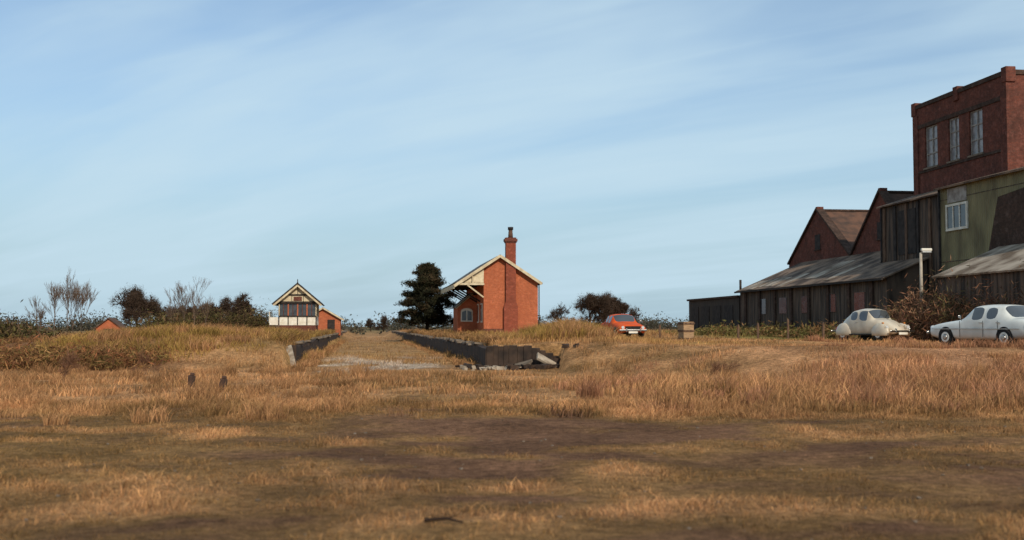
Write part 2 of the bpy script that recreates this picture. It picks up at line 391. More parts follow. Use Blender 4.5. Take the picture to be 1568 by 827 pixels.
def grow(base, H, spread=.5, lv=5, ch=3, r=.14, trunk=.25):
    segs = []
    def rec(p, d, L, r, k):
        q = p+d*L; segs.append((p, q, r, r*.65))
        if k == 0: return
        for i in range(ch+(R.random() < .4)):
            nd = d+R.normal(size=3)*spread; nd[2] += .12; nd /= np.linalg.norm(nd)
            st = p+(q-p)*(.45+.55*R.random()) if i else q
            rec(st, nd, L*(.62+.25*R.random()), r*.6, k-1)
    rec(np.array(base, float), np.array([0, 0, 1.]), H*trunk, r, lv)
    return segs
def bare_tree(name, x, y, H, lv=5, ch=3, r=.16, spread=.5, haze=None, col=(.055, .036, .025), minr=.012, trunk=.25):
    z = float(height(np.array([x]), np.array([y]))[0])
    segs = grow((x, y, z-.1), H, spread, lv, ch, r, trunk)
    top = max(s[1][2] for s in segs)-z; k = H/top
    o = np.array([x, y, z]); segs = [((a-o)*k+o, (b-o)*k+o, max(r0, minr), max(r1, minr)) for a, b, r0, r1 in segs]
    pr = [tubes(segs, np.array(col))]
    if haze:
        tips = np.array([s[1] for s in segs[len(segs)//4:]]); n = haze
        p = tips[R.integers(0, len(tips), n)]+R.normal(size=(n, 3))*H*.035
        u = R.normal(size=(n, 3)); u[:, 2] += .5; u /= np.linalg.norm(u, axis=1)[:, None]; w = np.cross(u, R.normal(size=(n, 3))); w /= np.linalg.norm(w, axis=1)[:, None]
        L = H*.05; V = np.stack([p-w*.02, p+w*.02, p+u*L], 1).reshape(-1, 3)
        pr.append((V, np.arange(3*n).reshape(-1, 3), jitter(np.tile(col, (3*n, 1))*1.3, .3)))
    v, f, c = merge(pr)
    return tri_mesh(name, v, f, c, M_leaf)
def px(p, d): return (p-784)/1742*d

bare_tree('bare_tree', px(210, 170), 170, 7.4, lv=6, r=.2, spread=.6, haze=13000, minr=.04)
bare_tree('bare_tree', px(228, 175), 175, 6.2, lv=6, r=.2, spread=.6, haze=9000, minr=.04)
bare_tree('bare_tree', px(375, 190), 190, 6.8, lv=6, r=.2, spread=.6, haze=15000, minr=.05)
bare_tree('bare_tree', px(350, 200), 200, 6.4, lv=6, r=.2, spread=.6, haze=11000, minr=.05)
bare_tree('bare_tree', px(318, 195), 195, 5.4, lv=6, r=.2, spread=.6, haze=7000, minr=.04)
bare_tree('bare_tree', px(290, 195), 195, 5.2, lv=6, r=.2, spread=.6, haze=7000, minr=.04)
bare_tree('bare_tree', px(262, 195), 195, 5.0, lv=5, r=.2, spread=.6, haze=6000, minr=.04)
bare_tree('bare_tree', px(903, 200), 200, 6.4, lv=6, r=.22, spread=.6, haze=12000, minr=.04)
bare_tree('bare_tree', px(925, 203), 203, 6.9, lv=6, r=.22, spread=.6, haze=12000, minr=.04)
bare_tree('bare_tree', px(948, 205), 205, 6.0, lv=6, r=.22, spread=.65, haze=12000, minr=.04)
bare_tree('bare_tree', px(858, 210), 210, 5.4, lv=5, r=.2, spread=.6, haze=3500, minr=.03)
bare_tree('bare_tree', px(588, 260), 260, 4.2, lv=5, r=.2, spread=.6, haze=3500, minr=.04)
bare_tree('bare_tree', px(568, 300), 300, 3.6, lv=5, r=.2, spread=.6, haze=3500, minr=.04)
for p, d, H in ((84, 58, 3.2), (104, 60, 4.0), (126, 63, 3.4), (282, 72, 3.6), (298, 74, 4.0), (262, 76, 2.6), (60, 57, 2.4), (112, 61, 3.4), (315, 75, 2.8)):
    bare_tree('bare_sapling', px(p, d), d, H, lv=5, ch=3, r=.025, spread=.20, minr=.004, col=(.16, .11, .08), trunk=.3)
for p, d, H in ((100, 33, 1.0), (225, 37, .9), (1100, 33, .7)):
    bare_tree('bare_shrub', px(p, d), d, H, lv=4, ch=4, r=.012, spread=.5, minr=.004, col=(.20, .10, .06), trunk=.2)

E = []
for i in range(66):
    X = -52+i*.58; d = 66+6*math.sin(i*.4)
    if X > -19 or abs(X-px(168, d)) < 1.6: continue
    E.append((X, d, .8+.25*R.random(), 1.1, 1.2, .55+.55*R.random()))
for i in range(22):
    E.append((px(240+i*8, 130), 130, 1.3, 2.2, 2, 1.2+.9*R.random()))
v, f, c = cloud(E, 80000, .09, [(.085, .055, .03), (.06, .05, .022), (.13, .075, .04), (.12, .10, .035)], k=30, elong=1.9, spread=.55)
tri_mesh('hedgerow', v, f, c, M_leaf)
E = []
for i in range(240):
    d = 40+26*R.random(); X = px(-40+280*R.random()**1.1, d)
    E.append((X, d, .18+.2*R.random(), .5+.6*R.random(), .8, .15+.33*R.random()))
v, f, c = cloud(E, 120000, .055, [(.22, .09, .04), (.14, .065, .03), (.15, .10, .035), (.28, .15, .06)], k=18, elong=2.4, spread=.75)
tri_mesh('dead_bracken', v, f, c, M_leaf)
E = []
for i in range(44):
    t = i/43; E.append((21.8-3.2*t+R.random()*1.4, 45+12*t, 1.4+.3*R.random(), .9, 1.0, .7+.8*R.random()))
v, f, c = cloud(E, 100000, .055, [(.24, .115, .065), (.16, .075, .045), (.32, .175, .10), (.12, .09, .04)], k=30, elong=2.8, spread=.6)
tri_mesh('bramble_thicket', v, f, c, M_leaf)
E = []
for i in range(44):
    d = 58+34*i/44; E.append((34.1-.13*d-7.4+R.random(), d, .95, .9, 1.2, .35+.3*R.random()))
v, f, c = cloud(E, 36000, .08, [(.13, .115, .036), (.19, .14, .055), (.19, .10, .045)], k=24, elong=1.8, spread=.6)
tri_mesh('hedge', v, f, c, M_leaf)
E = []
for i in range(190):
    X = -330+i*3.8+R.random()*3; d = 390+40*math.sin(i*.7); h = 1.2+3.0*fbm(np.array([i*.3]), np.array([2.]), 1)[0]
    if 560 < 784+1742*X/d < 600: h *= .5
    E.append((X, d, h*.5, 7, 5, h))
for i in range(50):
    X = -38+i*1.25; d = 225+15*math.sin(i)
    if -30.5 < X < -24: continue
    E.append((X, d, .6, 2.2, 2, .5+.7*R.random()))
v, f, c = cloud(E, 130000, .35, [(.075, .065, .05), (.10, .08, .055), (.06, .06, .042)], k=24, spread=.6)
tri_mesh('distant_treeline', v, f, c, M_leaf)

# evergreen pine
tx, ty = px(654, 118), 118.
tz = float(height(np.array([tx]), np.array([ty]))[0])
pine = empty('pine_tree', (tx, ty, tz))
sg = [(np.array([0, 0, -.2]), np.array([.1, 0, 3.5]), .22, .16), (np.array([.1, 0, 3.5]), np.array([0, 0, 6.9]), .16, .05)]
E = []
for i in range(46):
    t = (i+.5)/46; z = .5+6.4*t; rr = (3.4*(1-t)**.7+.15)*(.45+.75*R.random()); a = i*2.4+R.random()
    q = np.array([math.cos(a)*rr, math.sin(a)*rr, z+.15*rr]); sg.append((np.array([0, 0, z-.3]), q, .07, .025))
    E.append((q[0]*.9, q[1]*.9, q[2]+.1, .5+.4*R.random(), .6, .3+.15*R.random())); E.append((q[0]*.45, q[1]*.45, q[2], .6, .6, .4))
v, f, c = tubes(sg, np.array((.04, .028, .02))); tri_mesh('trunk', v, f, c, M_leaf, pine)
v, f, c = cloud(E, 48000, .09, [(.022, .022, .013), (.034, .032, .016), (.055, .038, .02)], k=10, spread=.5, elong=1.8)
tri_mesh('needles', v, f, c, M_leaf, pine)

# ---------------------------------------------------------------- platforms
def platform(face, y0, y1, sgn):
    p = empty('platform', (0, 0, 0))
    n = 140; v = []; f = []
    for i in range(n+1):
        Y = y0+(y1-y0)*i/n; X = face(Y); zt = .86-.20*R.random()**3-.05*R.random(); o = .03*R.random()
        v += [(X-sgn*(.06+o), Y, -.3), (X-sgn*(.06+o), Y, zt), (X+sgn*.4, Y, zt), (X+sgn*.4, Y, -.3)]
    for i in range(n):
        a = 4*i
        for j in range(4): f.append((a+j, a+(j+1) % 4, a+4+(j+1) % 4, a+4+j))
    f += [(0, 1, 2, 3), (4*n+3, 4*n+2, 4*n+1, 4*n)]
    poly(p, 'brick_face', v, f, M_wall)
    v = []; f = []
    Y = y0+2.5
    while Y < y1:
        w = .8+.3*R.random(); X = face(Y); dx = R.normal()*.05; gap = R.random()
        if gap < .5:
            z0 = [.82+R.normal()*.03 for _ in range(2)]; z1 = [z+R.normal()*.02 for z in z0]
            q = [(X-sgn*.14+dx, Y, z0[0]), (X+sgn*.4, Y, z0[1]), (X+sgn*.4-.13*w, Y+w, z1[1]), (X-sgn*.14-.13*w+dx, Y+w, z1[0])]
            a = len(v); v += q+[(s[0], s[1], s[2]+.08) for s in q]
            f += [tuple(k+a for k in t) for t in BF]
        Y += w+.05
    poly(p, 'coping_slabs', v, f, M_conc)
    return p
pr = platform(faceR, 43.5, 190, 1)
pl = platform(faceL, 46.6, 190, -1)
def rock(r):
    v = np.array([(x, y, z) for x in (-1, 1) for y in (-1, 1) for z in (-1, 1)], float)*r*np.array([1, .8, .5])*(.5+.7*R.random((8, 3)))
    a = R.random()*6.28; c, s = math.cos(a), math.sin(a); return v@np.array([[c, s, 0], [-s, c, 0], [0, 0, 1]])
RF = [(0, 1, 3, 2), (4, 6, 7, 5), (0, 4, 5, 1), (2, 3, 7, 6), (0, 2, 6, 4), (1, 5, 7, 3)]
def rocks(name, pts, m, par=None):
    v = []; f = []
    for x, y, r, zo in pts:
        z = float(height(np.array([x]), np.array([y]))[0]); a = len(v)
        for q in rock(r): v.append((q[0]+x, q[1]+y, q[2]+z+zo))
        f += [tuple(k+a for k in t) for t in RF]
    return poly(par, name, v, f, m)
L = []
xx = -.98
while xx < 2.1:
    w = .16+.2*R.random(); hgt = (.90 if xx < .7 else .88-.42*(xx-.7))*(.86+.17*R.random()); o = .05*R.random()
    L.append((xx, xx+w-.004, 43.5-o, 44.1, -.2, hgt)); xx += w
boxes(pr, 'end_wall', L, M_wall, .015)
rocks('rubble_heap', [(-.5+R.normal()*.5, 42.7+R.normal()*.3, .05+.13*R.random(), .02+.10*R.random()) for i in range(46)], M_pale)
rocks('dark_rubble', [(.5+R.normal()*1.0, 42.9+R.normal()*.35, .06+.14*R.random(), .02+.12*R.random()) for i in range(50)], M_wall)
e = empty('fallen_coping_slab', (1.3, 43.0, .30), .3)
box(e, 'slab', -.42, .42, -.2, .2, -.05, .05, M_pale, .01).rotation_euler = (.6, .5, 0)
e = empty('fallen_coping_slab', (.35, 42.9, .16), -.4)
box(e, 'slab', -.4, .4, -.22, .22, -.05, .05, M_conc, .01).rotation_euler = (.35, -.25, 0)
e = empty('concrete_ramp_slab', (-9.0, 45.9, .42), TH)
box(e, 'slab', -.30, .22, -1.0, .7, -.06, .06, M_pale, .01).rotation_euler = (.50, -.35, 0)
e = empty('concrete_ramp_slab', (-9.35, 44.8, .10), .5)
box(e, 'slab', -.3, .3, -.5, .5, -.05, .05, M_conc, .01).rotation_euler = (.1, .1, 0)
X = -8.6+5.8*R.random(360); Y = 38+20*R.random(360)
ok = fbm(X*.5, Y*.22, 10) > .48
rocks('trackbed_rubble', [(a, b, .02+.07*R.random()**2, .0) for a, b in zip(X[ok], Y[ok])], M_pale)
X, Y = wedge(320, 7, 22)
rocks('scattered_stones', [(a, b, .008+.016*R.random()**2, .006) for a, b in zip(X, Y)], M_conc)

# ---------------------------------------------------------------- station building
st = empty('brick_station_building', (0, 100, .95), TH)
LN = 17
def roofz(x): return 6.9-.66*abs(x+1.1)
prism_y(st, 'main_walls', [(-2.5, -.3), (2.3, -.3), (2.3, roofz(2.3)-.12), (-1.1, 6.78), (-2.5, roofz(-2.5)-.12)], 0, LN, M_br_or)
slab(st, 'roof_right', [(-1.1, -.45, 6.95), (2.55, -.45, roofz(2.55)+.05), (2.55, LN+.4, roofz(2.55)+.05), (-1.1, LN+.4, 6.95)], .12, M_slate)
slab(st, 'roof_canopy', [(-5.1, -.45, roofz(-5.1)+.05), (-1.1, -.45, 6.95), (-1.1, LN+.4, 6.95), (-5.1, LN+.4, roofz(-5.1)+.05)], .12, M_slate)
beam(st, 'bargeboard_right', (-1.1, -.49, 6.83), (2.6, -.49, roofz(2.6)-.07), .05, .24, M_cream)
beam(st, 'bargeboard_left', (-1.1, -.52, 6.83), (-5.15, -.52, roofz(-5.15)-.07), .05, .24, M_cream)
beam(st, 'canopy_tie_beam', (-5.0, -.40, 4.35), (-2.5, -.40, 4.35), .12, .16, M_cream)
beam(st, 'canopy_bracket', (-4.0, -.35, 4.3), (-2.55, -.35, 3.2), .1, .12, M_cream)
beam(st, 'canopy_post', (-3.5, -.36, 4.4), (-3.5, -.36, 5.2), .1, .12, M_cream)
for i in range(1, 6):
    beam(st, 'bracket', (-4.8, i*3, 4.25), (-2.5, i*3, 2.9), .12, .14, M_black); beam(st, 'tie', (-5.0, i*3, 4.35), (-2.5, i*3, 4.35), .1, .14, M_black)
box(st, 'canopy_fascia', -5.16, -5.10, -.45, LN+.4, 3.95, 4.33, M_cream)
box(st, 'canopy_ceiling_boards', -5.0, -2.52, .1, LN, 4.44, 4.5, M_black)
prism_y(st, 'canopy_gable_boarding', [(-4.75, 4.46), (-2.52, 4.46), (-2.52, roofz(-2.52)-.14)], -.2, -.15, M_cream)
box(st, 'gutter', 2.56, 2.66, -.4, LN+.3, 4.36, 4.46, M_black)
cyl(st, 'downpipe', (2.42, .1, 0), (2.42, .1, 4.4), .05, .05, M_black)
prism_y(st, 'chimney_breast', [(-.75, -.3), (.48, -.3), (.48, 2.4), (.30, 2.9), (.30, 8.0), (-.57, 8.0), (-.57, 2.9), (-.75, 2.4)], -.36, .35, M_br_md)
boxes(st, 'chimney_cap', [(-.64, .37, -.43, .42, 8.0, 8.12), (-.70, .43, -.49, .48, 8.12, 8.34), (-.6, .33, -.38, .38, 8.34, 8.46)], M_br_dk)
cyl(st, 'chimney_pot', (-.13, 0, 8.46), (-.13, 0, 9.15), .22, .17, M_tile); cyl(st, 'chimney_cowl', (-.13, 0, 9.15), (-.13, 0, 9.4), .24, .24, M_black)
box(st, 'plinth', -2.55, 2.35, -.05, 0.001, -.3, .45, M_br_dk)
prism_y(st, 'wing_walls', [(-4.3, -.3), (-2.5, -.3), (-2.5, 3.55), (-3.0, 3.55), (-4.3, 2.45)], 6, 11, M_br_or)
beam(st, 'wing_bargeboard', (-4.5, 5.93, 2.35), (-2.95, 5.93, 3.68), .05, .2, M_cream)
slab(st, 'wing_roof', [(-4.5, 5.8, 2.42), (-2.9, 5.8, 3.8), (-2.9, 11, 3.8), (-4.5, 11, 2.42)], .08, M_slate)
def archwin(par, cx, y, z0, w, h):
    n = 10; pts = [(cx-w/2, z0), (cx+w/2, z0)]+[(cx+w/2*math.cos(math.pi*i/n), z0+h-w/2*.6+w/2*.6*math.sin(math.pi*i/n)) for i in range(n+1)]
    prism_y(par, 'window_frame', pts, y-.05, y, M_white)
    prism_y(par, 'window_glass_left', [(cx-w/2+.08, z0+.1), (cx-.05, z0+.1), (cx-.05, z0+h-.2), (cx-w/2+.12, z0+h-.35)], y-.065, y-.04, M_glass)
    prism_y(par, 'window_glass_right', [(cx+.05, z0+.1), (cx+w/2-.08, z0+.1), (cx+w/2-.12, z0+h-.35), (cx+.05, z0+h-.2)], y-.065, y-.04, M_glass)
archwin(st, -3.45, 6, 1.1, 1.1, 1.25)
for i in range(5):
    yy = 1.6+i*3.1
    if 5.5 < yy < 11.5: continue
    box(st, 'side_window_frame', -2.56, -2.5, yy-.6, yy+.6, 1.0, 2.7, M_white); box(st, 'side_window_glass', -2.575, -2.53, yy-.5, yy+.5, 1.1, 2.6, M_glass)

# ---------------------------------------------------------------- signal box
sb = empty('signal_box', (-20.9, 111, .95), TH)
box(sb, 'brick_base', -1.75, 1.75, 0, 5.6, -.3, .78, M_br_dk)
box(sb, 'cream_panelling', -1.8, 1.8, -.03, 5.63, .78, 1.62, M_white)
box(sb, 'interior_dark', -1.7, 1.7, .06, 5.5, 1.62, 2.95, M_glass)
for i, x in enumerate((-1.78, -.9, 0, .9, 1.78)):
    box(sb, 'front_stud', x-.06, x+.06, -.05, .05, 1.62, 2.95, M_br_or if 0 < i < 4 else M_cream)
    box(sb, 'panel_strip', x-.05, x+.05, -.055, -.03, .8, 1.6, M_black)
for x in (-1.35, -.45, .45, 1.35): box(sb, 'glazing_bar', x-.03, x+.03, -.02, .04, 1.7, 2.9, M_br_dk)
for y in np.linspace(0, 5.6, 7):
    for x in (-1.8, 1.8): box(sb, 'side_stud', x-.04, x+.04, y-.05, y+.05, 1.62, 2.95, M_cream)
for z in (1.64, 2.9): box(sb, 'rail', -1.84, 1.84, -.07, -.051, z-.07, z+.07, M_black)
prism_y(sb, 'gable', [(-1.9, 2.97), (1.9, 2.97), (0, 4.6)], -.08, 5.7, M_cream)
for a, b in (((0, 3.75), (0, 4.5)), ((-.85, 3.72), (.85, 3.72)), ((-.55, 3.0), (-.55, 3.7)), ((.55, 3.0), (.55, 3.7))):
    beam(sb, 'gable_timber', (a[0], -.1, a[1]), (b[0], -.1, b[1]), .04, .16, M_black)
box(sb, 'gable_vent', -.4, .4, -.12, -.085, 3.15, 3.55, M_br_dk)
box(sb, 'gable_sill', -1.95, 1.95, -.13, -.085, 2.89, 3.10, M_black)
for s in (-1, 1):
    slab(sb, 'roof', [(0, -.55, 4.88), (s*2.4, -.55, 2.82), (s*2.4, 6.1, 2.82), (0, 6.1, 4.88)], .12, M_slate)
    beam(sb, 'bargeboard', (0, -.58, 4.66), (s*2.3, -.58, 2.70), .05, .20, M_cream)
    beam(sb, 'roof_edge', (0, -.60, 4.84), (s*2.42, -.60, 2.80), .06, .14, M_black)
cyl(sb, 'finial', (0, -.5, 4.8), (0, -.5, 5.25), .06, .03, M_black, 8)
box(sb, 'landing', -2.7, -1.85, -.2, 1.2, 1.45, 1.55, M_wood); box(sb, 'landing_panel', -2.72, -2.66, -.2, 1.2, 1.0, 2.1, M_white); box(sb, 'landing_front_panel', -2.66, -1.85, -.22, -.17, .8, 1.55, M_white)
for x in (-2.65, -1.9): box(sb, 'landing_leg', x-.05, x+.05, -.16, -.06, -.3, 1.45, M_wood)
for i in range(6): box(sb, 'step', -2.6, -1.95, 1.2+i*.26, 1.45+i*.26, 1.3-i*.23, 1.35-i*.23, M_wood)
hs = empty('brick_platform_shelter', (-20.6, 124, .95), TH)
prism_y(hs, 'walls', [(-1.9, -.3), (1.9, -.3), (1.9, 1.5), (0, 2.6), (-1.9, 1.5)], 0, 5, M_br_or)
for s in (-1, 1):
    slab(hs, 'roof', [(0, -.3, 2.75), (s*2.3, -.3, 1.42), (s*2.3, 5.3, 1.42), (0, 5.3, 2.75)], .08, M_slate)
    beam(hs, 'bargeboard', (0, -.33, 2.66), (s*2.3, -.33, 1.33), .05, .16, M_cream)
box(hs, 'door', .5, 1.3, -.04, 0, 0, 1.4, M_black)
hh = empty('brick_hut', (px(167, 95), 95, .45), .15)
prism_y(hh, 'walls', [(-1.0, -.3), (1.0, -.3), (1.0, 1.0), (0, 1.75), (-1.0, 1.0)], 0, 2.5, M_br_or)
for s in (-1, 1): slab(hh, 'roof', [(0, -.15, 1.87), (s*1.2, -.15, .95), (s*1.2, 2.6, .95), (0, 2.6, 1.87)], .06, M_tile)
box(hh, 'door', -.35, .35, -.04, -.002, -.2, .95, M_black)

# ---------------------------------------------------------------- factory group (own axes: x = out from works wall, y = along)
OX = 34.1
def wk(name): return empty(name, (OX, 0, 0), TH)
G0 = .7
tw = wk('brick_tower_building')
wins = [(67.9, 69.4), (65.4, 66.6), (62.9, 64.3)]
ya, yb = 60.4, 70.8
L = [(0, .35, ya, yb, G0, 11.2), (0, .35, ya, yb, 13.7, 15.0)]
cur = ya
for a, b in sorted(wins): L.append((0, .35, cur, a, 11.2, 13.7)); cur = b
L.append((0, .35, cur, yb, 11.2, 13.7))
L += [(.35, 9, ya, ya+.35, G0, 15.0), (.35, 9, yb-.35, yb, G0, 15.0), (8.65, 9, ya+.35, yb-.35, G0, 15.0)]
boxes(tw, 'walls', L, M_br_dk)
box(tw, 'roof', .3, 8.7, ya+.3, yb-.3, 14.2, 14.35, M_slate)
boxes(tw, 'parapet', [(-.08, .43, ya-.05, yb+.05, 15.0, 15.25), (-.05, 9.05, ya-.08, ya+.4, 15.003, 15.25)], M_br_bk)
boxes(tw, 'parapet_piers', [(-.12, .45, y-.25, y+.25, 14.6, 15.42) for y in (ya+.15, 65.6, yb-.15)]+[(8.5, 9.1, ya-.1, ya+.5, 14.7, 15.45)], M_br_dk, .03)
boxes(tw, 'corner_pilasters', [(-.07, 0, ya-.001, ya+.6, G0, 14.6), (-.07, 0, yb-.6, yb+.001, G0, 14.6)], M_br_dk)
box(tw, 'string_course', -.06, -.002, ya+.6, yb-.6, 10.95, 11.1, M_br_bk); box(tw, 'lintel_course', -.05, -.002, ya+.6, yb-.6, 13.72, 13.95, M_br_bk)
for a, b in wins:
    box(tw, 'window_glass', .16, .2, a, b, 11.2, 13.7, M_glassp)
    for z in (11.2, 12.0, 12.85, 13.62): box(tw, 'glazing_bar', .11, .158, a, b, z, z+.07, M_grey)
    for y in (a, (a+b)/2-.035, b-.07): box(tw, 'mullion', .10, .155, y, y+.07, 11.2, 13.7, M_grey)
    box(tw, 'sill', -.1, .15, a-.1, b+.1, 11.1, 11.2, M_conc)
for i in range(2):
    x0 = 1.5+i*3.4; box(tw, 'end_window_frame', x0, x0+1.3, ya-.03, ya, 11.2, 13.6, M_white); box(tw, 'end_window_glass', x0+.1, x0+1.2, ya-.045, ya-.02, 11.3, 13.5, M_glassp)

gw = wk('gabled_brick_warehouse')
for a, b, zt in ((70.9, 80.2, 10.5), (80.2, 92.0, 10.35)):
    c = (a+b)/2; ze = 6.5
    prism_x(gw, 'gable_wall', [(a+.003, G0), (b-.003, G0), (b-.003, ze), (c, zt), (a+.003, ze)], 0, .35, M_br_dk)
    for s, e in ((a, -1), (b, 1)):
        beam(gw, 'gable_coping', (.15, c, zt+.1), (.15, s, ze+.1), .6, .14, M_br_bk)
        slab(gw, 'roof', [(.36, c, zt-.05), (.36, s, ze-.05), (24, s, ze-.05), (24, c, zt-.05)], .12, M_tile)
    box(gw, 'apex_stone', -.08, .42, c-.16, c+.16, zt+.05, zt+.25, M_br_dk)
    sl = (zt-ze)/(c-a)
    for k in range(3):
        x0 = 3+k*5.5; q = [(x0, c-1.6, 0), (x0, c-3.6, 0), (x0+3.2, c-3.6, 0), (x0+3.2, c-1.6, 0)]
        slab(gw, 'skylight', [(p[0], p[1], zt+.0-sl*(c-p[1])) for p in q], .04, M_glassp)
        for j in range(5): xx = x0+.8*j; beam(gw, 'skylight_bar', (xx, c-1.6, zt+.03-sl*1.6), (xx, c-3.6, zt+.03-sl*3.6), .06, .06, M_conc)
    box(gw, 'ridge', .3, 24, c-.12, c+.12, zt-.05, zt+.08, M_br_bk)
    box(gw, 'loading_opening', -.03, 0, c-.5, c+.5, 7.4, 8.5, M_black); box(gw, 'loading_sill', -.1, 0, c-.6, c+.6, 7.3, 7.4, M_br_bk)
box(gw, 'rear_wall', 24, 24.3, 70.9, 92, G0, 6.4, M_br_dk); box(gw, 'far_side_wall', .36, 24, 91.7, 92, G0, 6.3, M_br_dk); box(gw, 'near_side_wall', 9.1, 24, 70.9, 71.2, G0, 6.3, M_br_dk)

lt = wk('lean_to_shed')
def rz(x): return 4.45+(x+5)*.43
slab(lt, 'roof_long', [(-5.3, 70.5, rz(-5.3)), (-.03, 70.5, rz(-.03)), (-.03, 89.5, rz(-.03)), (-5.3, 89.5, rz(-5.3))], .08, M_asb)
slab(lt, 'roof_short', [(-5.3, 64.2, rz(-5.3)), (-2.6, 64.2, rz(-2.6)), (-2.6, 70.47, rz(-2.6)), (-5.3, 70.47, rz(-5.3))], .08, M_asb)
prism_y(lt, 'far_end_wall', [(-5, G0), (-.05, G0), (-.05, rz(0)-.15), (-5, rz(-5)-.12)], 89.0, 89.3, M_br_bk)
prism_y(lt, 'near_end_wall', [(-5, G0), (-2.6, G0), (-2.6, rz(-2.6)-.12), (-5, rz(-5)-.12)], 64.4, 64.6, M_clad)
box(lt, 'front_wall', -5, -4.8, 64.6, 89.0, G0, rz(-5)-.1, M_clad)
for i in range(8): box(lt, 'pier', -5.12, -5, 66+i*3.1, 66.35+i*3.1, G0, 4.2, M_br_bk)
def sheet(y0, y1, x0, x1, up, m):
    slab(lt, 'patched_roof_sheet', [(x0, y0, rz(x0)+up), (x1, y0, rz(x1)+up), (x1, y1, rz(x1)+up), (x0, y1, rz(x0)+up)], .02, m)
for i, (a, w, x0, x1) in enumerate(((72.5, 1.1, -4.9, -2.6), (76.3, 2.2, -4.2, -1.4), (80.1, 1.1, -5.2, -3.0), (82.6, 3.0, -4.9, -3.4), (86.0, 2.6, -5.2, -3.6))):
    sheet(a, a+w, x0, x1, .03, M_asb2)
for i in range(5): box(lt, 'window', -5.04, -5.0, 67.2+i*4.1, 68.6+i*4.1, 2.5, 3.6, M_glass)
box(lt, 'gutter', -5.42, -5.31, 64.2, 89.5, rz(-5.3)-.15, rz(-5.3)-.04, M_black)
cyl(lt, 'flue_pipe', (-5.0, 89.2, 4.3), (-5.0, 89.2, 5.2), .09, .09, M_black, 10)

fs = wk('flat_roofed_shed')
box(fs, 'walls', -5.0, 0, 89.6, 103.3, G0, 3.85, M_shed); box(fs, 'roof_edge', -5.15, .1, 89.55, 103.5, 3.86, 4.02, M_br_bk)
for i in range(4): box(fs, 'door', -5.05, -5.0, 91+i*3.1, 93.2+i*3.1, G0, 3.3, M_black)

cb = wk('corrugated_works_building')
prism_y(cb, 'clad_block', [(-2.5, G0), (-.03, G0), (-.03, 9.6), (-2.5, 8.9)], 61.95, 70.2, M_clad)
slab(cb, 'roof_far', [(-2.75, 61.95, 8.88), (-.03, 61.95, 9.72), (-.03, 70.4, 9.72), (-2.75, 70.4, 8.88)], .08, M_asb)
for i in range(6): box(cb, 'vertical_post', -2.58, -2.5, 62.6+i*1.4, 62.85+i*1.4, G0, 8.75, M_wood if i % 2 else M_black)
box(cb, 'dark_opening', -2.54, -2.5, 65.8, 68.0, 5.8, 8.4, M_black)
prism_y(cb, 'green_block', [(-3.2, G0), (-.03, G0), (-.03, 9.75), (-3.2, 9.0)], 48, 61.9, M_green)
slab(cb, 'roof_near', [(-3.5, 47.8, 8.98), (-.03, 47.8, 9.86), (-.03, 61.93, 9.86), (-3.5, 61.93, 8.98)], .1, M_asb)
wy0, wy1 = 59.0, 60.9
box(cb, 'window_glass', -3.24, -3.2, wy0, wy1, 6.75, 7.9, M_glass)
boxes(cb, 'window_frame', [(-3.29, -3.2, wy0-.12, wy1+.12, 6.62, 6.75), (-3.29, -3.2, wy0-.12, wy1+.12, 7.9, 8.02), (-3.285, -3.2, wy0-.12, wy0, 6.75, 7.9), (-3.285, -3.2, wy1, wy1+.12, 6.75, 7.9), (-3.28, -3.2, 59.6, 59.68, 6.75, 7.9), (-3.28, -3.2, 60.25, 60.33, 6.75, 7.9)], M_white)
box(cb, 'repair_panel', -3.23, -3.2, wy0, wy1, 8.1, 8.85, M_grey)
boxes(cb, 'sheet_laps', [(-3.215, -3.2, 48, 61.9, z, z+.04) for z in (2.9, 5.0, 7.1+1.2)], M_clad)
prism_x(cb, 'dark_raked_block', [(56.2, 5.0), (55.2, 7.8), (48.5, 8.4), (48.5, 5.0)], -3.75, -3.201, M_br_bk)  # dark block with a raked top, standing proud of the green wall
slab(cb, 'lower_lean_to_roof', [(-7.2, 40, 3.95), (-3.2, 40, 5.65), (-3.2, 55.2, 5.65), (-7.2, 55.2, 3.95)], .08, M_asb2)
box(cb, 'lower_lean_to_wall', -7, -6.8, 40.2, 55, G0, 3.95, M_clad)
prism_y(cb, 'lower_lean_to_end', [(-7, G0), (-3.2, G0), (-3.2, 5.5), (-7, 3.9)], 54.75, 55.0, M_clad); prism_y(cb, 'lower_lean_to_near_end', [(-7, G0), (-3.2, G0), (-3.2, 5.5), (-7, 3.9)], 40.05, 40.2, M_green)
box(cb, 'near_wall', -3.2, 0, 40, 48, G0, 5.6, M_green)
for a in (62.2, 70.0): cyl(cb, 'downpipe', (-2.62, a, G0), (-2.62, a, 8.8), .06, .06, M_black, 8)
cyl(cb, 'green_downpipe', (-3.28, 61.7, G0), (-3.28, 61.7, 8.9), .06, .06, M_black, 8)

